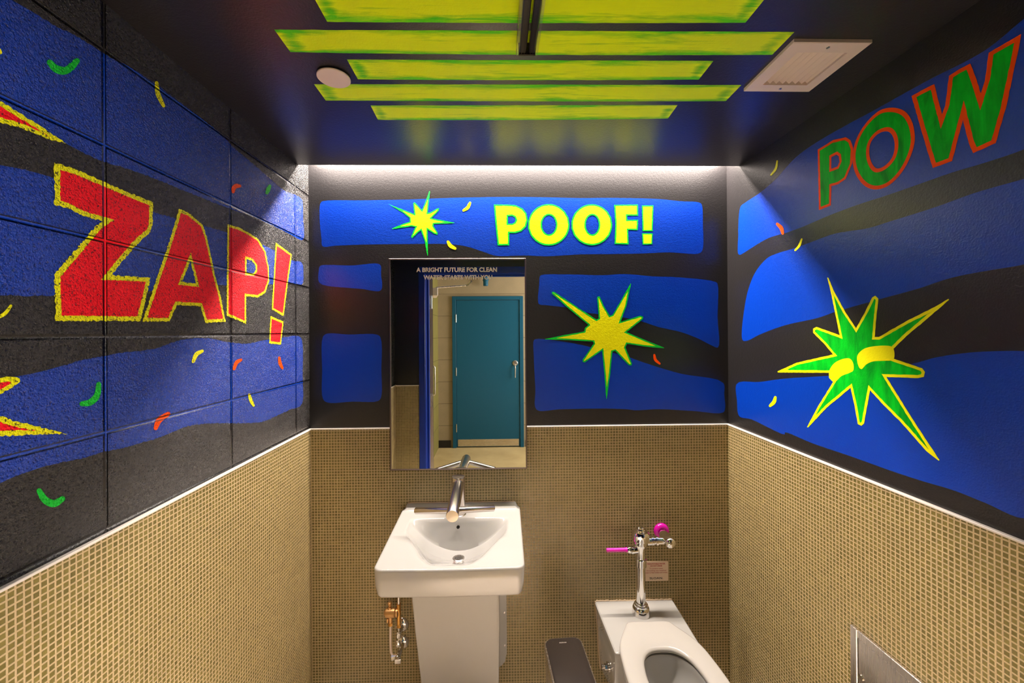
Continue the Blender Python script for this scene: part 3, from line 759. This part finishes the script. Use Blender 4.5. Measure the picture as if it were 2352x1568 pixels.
for k_s, zz in ((.90, SZ - .112), (.82, SZ - .128)):          # belly of the bowl under the apron
    cur = [bm.verts.new((SX + (v.co.x - SX) * k_s, -.24 + (v.co.y + .24) * k_s, zz)) for v in prev]
    for k in range(n): bm.faces.new((prev[k], prev[(k + 1) % n], cur[(k + 1) % n], cur[k]))
    prev = cur
bm.faces.new(prev)
local(mesh_obj('basin', bm, M_por, sink, 50))
dr = empty('drain', None, None); dr.parent = sink; dr.location = (.004, -.197, SZ - .1205)
bm = bmesh.new(); lathe(bm, (0, 0, 0), (0, 0, 1), [(.024, -.003), (.0238, .0015), (.021, .003), (.018, .0022), (0, .0022)], 40)
mesh_obj('strainer', bm, M_steelx, dr, 40)
bm = bmesh.new()
for a in range(-3, 4):
    for b in range(-3, 4):
        if math.hypot(a, b) < 3.3: lathe(bm, (a * .0046, b * .0046, .0021), (0, 0, 1), [(.0017, 0), (.0016, .0004)], 8)
mesh_obj('strainer_holes', bm, M_dark, dr)
bm = bmesh.new(); lathe(bm, (SX - .004, -.1285, SZ - .030), Vector((0, -1, .35)), [(.0068, -.004), (.0068, .0010), (.0062, .0012), (.0055, -.001)], 24); local(mesh_obj('overflow', bm, M_dark, sink))
# caulk bead
bm = bmesh.new(); tube(bm, [(SX - .235 + .47 * k / 40, -.010 + random.uniform(-.001, .001), SZ + .024 + random.uniform(-.0012, .0012)) for k in range(41)], .0035, 8); local(mesh_obj('caulk', bm, M_caulk, sink, 60))
# shroud: sloping front, side flanges to the wall
def shroud_ring(z, yf, hw, r):
    pts = [(SX - hw, -.008), (SX - hw, yf + r)] + [(SX - hw + r - r * math.cos(a), yf + r - r * math.sin(a)) for a in [math.pi / 8 * k for k in range(1, 4)]]
    pts += [(SX - hw + r, yf), (SX + hw - r, yf)] + [(SX + hw - r + r * math.sin(a), yf + r - r * math.cos(a)) for a in [math.pi / 8 * k for k in range(1, 4)]]
    pts += [(SX + hw, yf + r), (SX + hw, -.008)]
    return [(a, b, z) for a, b in pts]
bm = bmesh.new()
loft(bm, [shroud_ring(z, yf, hw, .012) for z, yf, hw in ((.08, -.112, .158), (.166, -.140, .161), (.30, -.184, .163), (.45, -.233, .165), (.608, -.285, .1655), (.700, -.314, .1665))])
local(mesh_obj('shroud', bm, M_por, sink, 35))
for s in (-1, 1):
    bm = bmesh.new(); prof = [(s * .160, .74), (s * .194, .74), (s * .197, .26), (s * .196, .18), (s * .188, .145), (s * .174, .128), (s * .160, .120)]
    loft(bm, [[(SX + a, yq, z) for a, z in prof] for yq in (-.008, -.016)], mi=0)
    for z in (.36, .215): lathe(bm, (SX + s * .187, -.016, z), (0, -1, 0), [(.004, 0), (.003, .002)], 12, mi=1)
    local(mesh_obj('shroud_flange', bm, [M_por, M_steel], sink))

# ------------------------------------------------------------ tap with dryer arms
TX, TY = -.172, -.075
tap = empty('sink_tap', 'brushed steel tap with a thick spout and two side arms, standing on the sink', 'faucet', (TX, TY, SZ))
bm = bmesh.new(); lathe(bm, (TX, TY, SZ), (0, 0, 1), [(.032, 0), (.032, .002), (.0285, .004), (.0285, .150), (.0283, .158), (.027, .1605), (.0001, .1612)], 56)
local(mesh_obj('post', bm, M_tap, tap, 40))
bm = bmesh.new()
s0 = Vector((TX + .001, TY, SZ + .134)); s1 = Vector((TX + .005, -.355, .942))
lathe(bm, s0, s1 - s0, [(.0225, 0), (.0230, .02), (.0230, (s1 - s0).length - .002), (.0215, (s1 - s0).length), (.0001, (s1 - s0).length + .0004)], 56)
local(mesh_obj('spout', bm, M_tap, tap, 40))
jn = Vector((TX + .004, -.312, .9445))
for s, tip in ((-1, Vector((-.319, -.246, .917))), (1, Vector((-.019, -.246, .923)))):
    bm = bmesh.new(); dv = tip - jn
    lathe(bm, jn, dv, [(.012, 0), (.012, dv.length - .0015), (.011, dv.length), (.0001, dv.length + .0002)], 36)
    local(mesh_obj('dryer_arm', bm, M_tap, tap, 40))

# ------------------------------------------------------------ mixing valve and stops under the sink
mv = empty('mixing_valve', 'bronze mixing valve with chrome stops on the wall left of the sink shroud', 'valve', (-.46, 0, .40))
bm = bmesh.new(); VZ = .402
lathe(bm, (-.492, -.062, VZ), (1, 0, 0), [(.010, 0), (.012, .004), (.017, .006), (.019, .012), (.019, .044), (.015, .048), (.015, .052), (.018, .053), (.018, .058), (.010, .062)], 28)
lathe(bm, (-.467, -.062, VZ - .015), (0, 0, -1), [(.010, 0), (.010, .012), (.0075, .013), (.0075, .028)], 20)
lathe(bm, (-.470, -.062, VZ + .014), (0, 0, 1), [(.008, 0), (.008, .010), (.005, .012), (.006, .020), (.0085, .024), (.0085, .030), (.005, .033)], 20)
box(bm, -.482, -.474, -.072, -.052, VZ - .038, VZ - .02, bev=.002)
local(mesh_obj('valve_body', bm, M_bronze, mv, 40))
bm = bmesh.new(); lathe(bm, (-.4315, -.062, VZ - .052), (0, 0, 1), [(.0085, 0), (.0085, .045), (.0095, .046), (.0095, .056), (.0085, .057), (.0085, .088), (.0095, .090)], 20)
local(mesh_obj('tee_pipe', bm, M_brass, mv, 40))
for x, z in ((-.467, VZ - .054), (-.4315, VZ - .062)):
    bm = bmesh.new(); lathe(bm, (x, -.062, z), (0, 0, 1), [(.0095, 0), (.0095, .012)], 6); local(mesh_obj('compression_nut', bm, M_brass, mv))
bm = bmesh.new(); tube(bm, smooth_path([(-.4315, -.062, VZ + .036), (-.4315, -.062, VZ + .10), (-.425, -.07, .55), (-.41, -.08, .72)], 6), .0065, 14); local(mesh_obj('supply_hose', bm, M_steel, mv, 60))
for z in (.314, .235):
    bm = bmesh.new(); lathe(bm, (-.430, -.008, z), (0, -1, 0), [(.031, 0), (.031, .002), (.027, .008), (.016, .013), (.012, .014), (.0105, .014)], 36); local(mesh_obj('escutcheon', bm, M_chrome, mv, 50))
bm = bmesh.new()
lathe(bm, (-.430, -.012, .314), (0, -1, 0), [(.0095, 0), (.0095, .055), (.006, .06)], 20)
lathe(bm, (-.4315, -.062, .292), (0, 0, 1), [(.0075, 0), (.0095, .006), (.0095, .030), (.0085, .031)], 8)
lathe(bm, (-.433, -.064, .262), (-.05, -.1, 1), [(.010, 0), (.0115, .006), (.0105, .014), (.0075, .020), (.0085, .030)], 10)
lathe(bm, (-.4315, -.062, .318), (0, 0, 1), [(.0038, 0), (.0038, .026)], 12)
local(mesh_obj('angle_stop', bm, M_chrome, mv, 35))
bm = bmesh.new()
lathe(bm, (-.430, -.012, .235), (0, -1, 0), [(.0125, 0), (.0125, .075), (.0115, .078), (.0115, .084), (.009, .088)], 24)
lathe(bm, (-.430, -.085, .237), (-.8, -.25, -.12), [(.0095, 0), (.0095, .016), (.0105, .017), (.0105, .028), (.006, .03)], 8)
box(bm, -.438, -.412, -.112, -.098, .222, .243, bev=.003)
local(mesh_obj('angle_stop', bm, M_chrome, mv, 35))
bm = bmesh.new(); tube(bm, smooth_path([(-.467, -.062, VZ - .05), (-.467, -.064, .29), (-.4655, -.068, .265), (-.46, -.078, .245), (-.448, -.088, .233)], 6), .0045, 12); local(mesh_obj('copper_riser', bm, M_white, mv, 60))

# ------------------------------------------------------------ toilet
CX, TZ0 = .600, .398
toilet = empty('toilet', 'white wall-hung toilet with an open oval seat beside the right wall', 'toilet', (CX, 0, .05))
def seat_outline(n=72, grow=0.):
    L = []
    half = [(0, -.180), (.070, -.180), (.088, -.186), (.104, -.212), (.128, -.250), (.148, -.290), (.159, -.330), (.165, -.380), (.169, -.430), (.170, -.480), (.165, -.530), (.150, -.585), (.120, -.635), (.075, -.668), (0, -.682)]
    P = [(p[0], p[1]) for p in crom(half, 5, False)]
    out = [(CX + x, yq) for x, yq in P] + [(CX - x, yq) for x, yq in P[-2:0:-1]]
    return out
def hole_outline():
    half = [(0, -.322), (.035, -.326), (.062, -.342), (.082, -.370), (.093, -.410), (.098, -.450), (.096, -.500), (.086, -.550), (.062, -.595), (.030, -.615), (0, -.620)]
    P = [(p[0], p[1]) for p in crom(half, 5, False)]
    return [(CX + x, yq) for x, yq in P] + [(CX - x, yq) for x, yq in P[-2:0:-1]]
def resample(L, n):
    P = [Vector(p) for p in L]; P.append(P[0]); d = [0]
    for a, b in zip(P, P[1:]): d.append(d[-1] + (b - a).length)
    out = []; j = 0
    for k in range(n):
        t = d[-1] * k / n
        while d[j + 1] < t: j += 1
        f = (t - d[j]) / (d[j + 1] - d[j] + 1e-12); out.append(tuple(P[j].lerp(P[j + 1], f)))
    return out
NS = 96; SO = resample(seat_outline(), NS); HO = resample(hole_outline(), NS)
def off(L, w): return offset_loop(L, w)
sz = TZ0 + .012
bm = bmesh.new()
rings = []
for w_, z_ in ((.004, sz), (0, sz + .006), (.001, sz + .014), (.005, sz + .0185), (.012, sz + .0205)): rings.append([(a, b, z_) for a, b in off(SO, w_)])
mid = [((a[0] + b[0]) / 2, (a[1] + b[1]) / 2, sz + .0205) for a, b in zip(SO, HO)]; rings.append(mid)
for w_, z_ in ((-.010, sz + .0175), (-.003, sz + .013), (0, sz + .008), (-.002, sz)): rings.append([(a, b, z_) for a, b in off(HO, w_)])
rings.append(rings[0])
loft(bm, rings, False, False); bmesh.ops.remove_doubles(bm, verts=bm.verts, dist=1e-5)
local(mesh_obj('seat', bm, M_seat, toilet, 50))
# bowl: rim, inside and outside
bm = bmesh.new()
def scal(L, sx, sy, cy, z): return [(CX + (a - CX) * sx, cy + (b - cy) * sy, z) for a, b in L]
HB = resample(hole_outline(), NS); OB = resample(seat_outline(), NS)
rings = [scal(HB, .30, .28, -.47, .225), scal(HB, .55, .5, -.46, .232), scal(HB, .82, .78, -.455, .275), scal(HB, .98, .97, -.46, .335), scal(HB, 1.06, 1.05, -.465, .375),
         scal(HB, 1.03, 1.03, -.465, .390), scal(HB, 1.05, 1.05, -.465, TZ0), scal(OB, .94, .96, -.44, TZ0 + .001), scal(OB, .965, .975, -.44, TZ0 - .006), scal(OB, .96, .97, -.44, TZ0 - .03), scal(OB, .90, .93, -.43, .31),
         scal(OB, .78, .82, -.40, .22), scal(OB, .62, .66, -.36, .13), scal(OB, .45, .5, -.32, .09)]
loft(bm, rings, True, True)
local(mesh_obj('bowl', bm, M_por, toilet, 50))
bm = bmesh.new(); loft(bm, [scal(HB, .5, .46, -.46, .2335), scal(HB, .46, .42, -.46, .2336)]); local(mesh_obj('water', bm, plain('bowl_water', (.62, .60, .50), .02, trans=.5), toilet))
# deck block that bolts to the wall
def trap(z, yb, yfr, hb_, hf_, r=.012):
    L = [(CX - hb_, yb), (CX + hb_, yb), (CX + hf_, yfr), (CX - hf_, yfr)]
    out = []
    for i in range(4):
        p0, p, p1 = Vector(L[i - 1]), Vector(L[i]), Vector(L[(i + 1) % 4]); a = p + (p0 - p).normalized() * r; b = p + (p1 - p).normalized() * r
        for k in range(5):
            t = k / 4; q = a * (1 - t) ** 2 + p * 2 * t * (1 - t) + b * t * t; out.append((q.x, q.y, z))
    return out
bm = bmesh.new()
rg = []
for z, yfr, hb_, hf_ in ((.065, -.075, .130, .10), (.078, -.10, .142, .12), (.11, -.15, .152, .13), (.18, -.22, .160, .145), (.30, -.27, .166, .158), (.36, -.29, .170, .164), (TZ0 - .012, -.303, .176, .168), (TZ0 - .004, -.303, .1755, .1675), (TZ0, -.299, .171, .163)):
    rg.append(trap(z, -.008, yfr, hb_, hf_))
V = loft(bm, rg)
local(mesh_obj('mounting_block', bm, M_por, toilet, 35))
bm = bmesh.new(); 
tube(bm, [(CX - .17 + .34 * k / 50, -.010, TZ0 + random.uniform(-.0015, .002)) for k in range(51)], .004, 8)
tube(bm, [(CX - .172 + .02 * (k / 30), -.010 + random.uniform(-.001, .001), TZ0 - .30 * k / 30) for k in range(31)], .004, 8)
local(mesh_obj('caulk', bm, M_caulk, toilet, 60))
for s in (-1, 1):
    bx = CX + s * .1605
    bm = bmesh.new(); lathe(bm, (bx - s * .004, -.176, .243), (s, 0, 0), [(.018, 0), (.0175, .008), (.012, .009)], 28, mi=0)
    lathe(bm, (bx, -.176, .243), (s, 0, 0), [(.0115, 0), (.0115, .014), (.0105, .016)], 6); lathe(bm, (bx, -.176, .243), (s, 0, 0), [(.0075, 0), (.0075, .026), (.006, .028)], 20)
    local(mesh_obj('mounting_bolt', bm, M_bolt, toilet, 35))

# ------------------------------------------------------------ flush valve
FX, FY = .603, -.094
fv = empty('flush_valve', 'chrome flush valve with magenta handle and collar, standing on the toilet', 'flush valve', (FX, FY, TZ0))
bm = bmesh.new(); lathe(bm, (FX, FY, TZ0), (0, 0, 1), [(.038, 0), (.038, .004), (.036, .022), (.032, .032), (.029, .034), (.029, .040), (.024, .042), (.024, .047), (.020, .049)], 48)
local(mesh_obj('spud_flange', bm, M_chrome, fv, 40))
bm = bmesh.new(); lathe(bm, (FX, FY, TZ0 + .045), (0, 0, 1), [(.0190, 0), (.0190, .18)], 40); local(mesh_obj('flush_tube', bm, M_chrome, fv, 40))
bm = bmesh.new(); lathe(bm, (FX, FY, .600), (0, 0, 1), [(.0195, 0), (.0235, .001), (.0235, .026), (.0245, .027), (.0245, .032), (.021, .034)], 40); local(mesh_obj('coupling', bm, M_chrome, fv, 40))
bm = bmesh.new(); lathe(bm, (FX, FY, .632), (0, 0, 1), [(.0195, 0), (.0195, .036), (.0215, .040), (.0215, .048), (.029, .060), (.0305, .064), (.0305, .082)], 44)
lathe(bm, (FX, FY, .670), (-1, 0, -.06), [(.015, 0), (.015, .030)], 28); lathe(bm, (FX, FY, .704), (1, 0, 0), [(.017, 0), (.016, .048)], 28)
local(mesh_obj('valve_body', bm, M_chrome, fv, 40))
bm = bmesh.new(); lathe(bm, (FX, FY, .712), (0, 0, 1), [(.0335, 0), (.0365, .001), (.0370, .003), (.0370, .026), (.0355, .029), (.0300, .036), (.0285, .0365), (.0205, .0385), (.0200, .045), (.0185, .047), (.0145, .0475), (.0140, .054), (.0125, .0555), (.0001, .056)], 48)
local(mesh_obj('cap', bm, M_chrome, fv, 22))
bm = bmesh.new(); lathe(bm, (FX - .030, FY, .669), (-1, 0, 0), [(.016, 0), (.0165, .006), (.0165, .012), (.0145, .013), (.0145, .020), (.011, .026), (.009, .030)], 32); local(mesh_obj('handle_socket', bm, M_chrome, fv, 40))
bm = bmesh.new(); lathe(bm, (FX - .058, FY, .6695), (-1, 0, 0), [(.0105, 0), (.0105, .003), (.0085, .008), (.0085, .086), (.0078, .088), (.0001, .0885)], 28); local(tag(mesh_obj('handle', bm, M_mag, fv, 40), 'magenta lever'))
bm = bmesh.new(); lathe(bm, (FX + .044, FY, .706), (1, 0, 0), [(.0150, 0), (.0185, .001), (.0185, .010), (.0155, .012), (.0155, .018), (.0195, .019), (.0195, .028), (.0155, .030), (.0155, .062)], 32); local(mesh_obj('tailpiece', bm, M_chrome, fv, 40))
bm = bmesh.new(); lathe(bm, (.718, -.045, .712), (0, -1, 0), [(.016, 0), (.0185, .006), (.021, .020), (.0225, .050), (.0225, .060), (.0235, .062), (.0235, .075), (.0225, .083), (.0185, .0915), (.011, .0965), (.0001, .098)], 44); local(mesh_obj('control_stop', bm, M_chrome, fv, 50))
bm = bmesh.new(); lathe(bm, (.724, -.008, .708), (0, -1, 0), [(.0125, 0), (.0125, .04)], 28); local(mesh_obj('inlet_pipe', bm, M_chrome, fv, 50))
bm = bmesh.new(); lathe(bm, (.727, -.008, .706), (0, -1, 0), [(.034, 0), (.034, .003), (.031, .010), (.025, .014), (.018, .014), (.0155, .009)], 44); local(tag(mesh_obj('collar', bm, M_mag, fv, 50), 'magenta wall collar'))

# sign on the tiles
sg = empty('notice_plate', 'small beige notice plate with red and black lettering on the tiles behind the flush valve', 'sign', (.703, -.008, .482))
L = rrect(.054, .0435, .004); bm = bmesh.new()
loft(bm, [[(.703 + a, yq, .5255 + b) for a, b in L] for yq in (-.008, -.0095)]); local(mesh_obj('plate', bm, M_sign, sg))
for s_, sz_, z_, mt, wd in (('NON-POTABLE WATER', .0088, .5558, M_signred, .080), ('DO NOT DRINK', .0088, .5465, M_signred, .054), ('To conserve water,', .008, .5355, M_signred, .062),
                            ('this building uses reclaimed', .008, .5262, M_signred, .090), ('water to flush toilets and urinals.', .008, .5169, M_signred, .102), ('SLOAN.', .0125, .4905, M_signblk, .061)):
    text('lettering', s_, sz_, (.703, -.0096, z_), mt, sg, bold=.0002 if sz_ > .008 else 0, width=wd)

# ------------------------------------------------------------ slim bin
tc_ = empty('pedal_bin', 'slim black-lidded bin standing between the sink and the toilet', 'trash can', (.262, -.39, 0))
def ring(w_, d_, r_, z, cx=.257, cy=-.385, tilt=0): return [(cx + a * math.cos(.06) - b * math.sin(-.06) * -1, cy + b + a * .06, z) for a, b in rrect(w_, d_, r_, 8)]
bm = bmesh.new(); loft(bm, [ring(.066, .168, .030, 0), ring(.068, .170, .030, .01), ring(.071, .174, .030, .352)]); local(mesh_obj('body', bm, M_steel, tc_, 40))
bm = bmesh.new(); loft(bm, [ring(.0735, .1765, .032, .352), ring(.0755, .179, .033, .356), ring(.0755, .179, .033, .384), ring(.0735, .177, .032, .3885), ring(.0725, .176, .032, .3885)]); 
lid = local(tag(mesh_obj('lid', bm, M_steelx, tc_, 40), 'metal rim of the lid'))
bm = bmesh.new(); loft(bm, [ring(.0702, .1735, .031, .388), ring(.0702, .1735, .031, .3895), ring(.069, .172, .030, .3903)]); o = mesh_obj('lid_panel', bm, M_blackplastic, tc_, 40); local(o)
o = text('lettering', 'simplehuman', .009, (.246, -.238, .3905), plain('silver_ink', (.6, .5, .45), .4), tc_, rot=(0, 0, 0.05), width=.028)
bm = bmesh.new(); box(bm, .225, .29, -.615, -.555, .012, .022, bev=.004); local(mesh_obj('pedal', bm, M_blackplastic, tc_))

# ------------------------------------------------------------ recessed unit in the right wall
dy0, dy1, dz0, dz1 = -.985, -.648, .36, .741
ds = empty('recessed_dispenser', 'recessed brushed steel cabinet low in the right tiled wall', 'dispenser', (XR - .008, (dy0 + dy1) / 2, dz0))
bm = bmesh.new(); xo = XR - .008; fr = .022
for a, b, c, d in ((dy0, dy0 + fr, dz0, dz1), (dy1 - fr, dy1, dz0, dz1), (dy0 + fr, dy1 - fr, dz0, dz0 + fr), (dy0 + fr, dy1 - fr, dz1 - fr, dz1)): box(bm, xo - .010, xo, a, b, c, d, bev=.0015, seg=1)
local(mesh_obj('frame', bm, M_steel, ds))
bm = bmesh.new(); box(bm, xo - .007, xo, dy0 + fr + .0015, dy1 - fr - .0015, dz0 + fr + .0015, dz1 - fr - .0015, bev=.001, seg=1); local(mesh_obj('door', bm, M_steel, ds))
bm = bmesh.new(); lathe(bm, (xo - .007, dy1 - fr - .010, .612), (-1, 0, 0), [(.008, 0), (.008, .003), (.003, .003)], 20); local(mesh_obj('lock', bm, M_chrome, ds))

# ------------------------------------------------------------ ceiling fittings
sd = empty('ceiling_disc', 'round white cover plate on the ceiling beside the yellow stripes', 'ceiling disc', (-.445, -.690, H))
bm = bmesh.new(); lathe(bm, (0, 0, 0), (0, 0, -1), [(.036, 0), (.036, .005)], 48); mesh_obj('base_ring', bm, M_dark, sd)
bm = bmesh.new(); lathe(bm, (0, 0, -.005), (0, 0, -1), [(.0435, 0), (.0435, .0025), (.042, .0038), (.0001, .0042)], 56); mesh_obj('disc', bm, M_white, sd, 40)
vt = empty('air_vent', 'square white louvred air vent on the ceiling near the right wall', 'vent', (.819, -.745, H))
ox0, ox1, oy0, oy1 = .722, .9155, -.847, -.646
bm = bmesh.new()
def fring(i, z): return [(ox0 + i, oy0 + i, z), (ox1 - i, oy0 + i, z), (ox1 - i, oy1 - i, z), (ox0 + i, oy1 - i, z)]
k_ = VX0 + .003 - ox0
loft(bm, [fring(0, H), fring(0, H - .008), fring(.002, H - .0095), [(VX0 + .004, VY0 + .004, H - .0095), (VX1 - .004, VY0 + .004, H - .0095), (VX1 - .004, VY1 - .004, H - .0095), (VX0 + .004, VY1 - .004, H - .0095)],
          [(VX0 + .004, VY0 + .004, H + .02), (VX1 - .004, VY0 + .004, H + .02), (VX1 - .004, VY1 - .004, H + .02), (VX0 + .004, VY1 - .004, H + .02)]], False, False)
local(mesh_obj('frame', bm, M_white, vt))
NL = 7; span = VX1 - VX0 - .008
for i in range(NL):
    x = VX0 + .004 + span * (i + .1) / NL
    bm = bmesh.new()
    P = [(x + .019, H - .006), (x - .002, H + .014), (x - .001, H + .015), (x + .0202, H - .0055)]
    loft(bm, [[(a, yq, z) for a, z in P] for yq in (VY0 + .004, VY1 - .004)])
    local(mesh_obj('slat', bm, M_white, vt))
bm = bmesh.new(); box(bm, VX0 + .001, VX1 - .001, VY0 + .001, VY1 - .001, H + .03, H + .034); local(mesh_obj('duct_back', bm, M_dark, vt))
for yq in (oy0 + .016, oy1 - .016):
    bm = bmesh.new(); lathe(bm, (.819, yq, H - .0095), (0, 0, -1), [(.0042, 0), (.0035, .0012), (.001, .0008)], 16); local(mesh_obj('screw', bm, M_steel, vt))

# surface light bar with clear cover
tr = empty('ceiling_light_bar', 'black twin-rail light bar with clear covers on the ceiling stripes', 'light bar', (.075, -1.0, H))
Y0, Y1 = -1.45, -.822
for x0, x1, nm in ((.057, .074, 'rail'), (.079, .094, 'rail')):
    bm = bmesh.new(); box(bm, x0, x1, Y0, Y1 - .004, H - .028, H, bev=.002, seg=1)
    for q in (.3, .7): box(bm, x0 + (x1 - x0) * q - .0008, x0 + (x1 - x0) * q + .0008, Y0, Y1 - .004, H - .030, H - .0275)
    local(mesh_obj(nm, bm, plain('gloss_black', (.008, .007, .006), .15), tr))
for x0, x1 in ((.049, .0565), (.0945, .102)):
    bm = bmesh.new(); box(bm, x0, x0 + .0012, Y0, Y1, H - .030, H); box(bm, x0 + .0012, x1, Y0, Y1, H - .030, H - .0288)
    local(mesh_obj('clear_cover', bm, M_clear, tr))
bm = bmesh.new(); box(bm, .055, .0965, Y1 - .004, Y1, H - .031, H, bev=.001, seg=1); local(mesh_obj('end_cap', bm, plain('gloss_black', (.012, .010, .008), .2), tr))
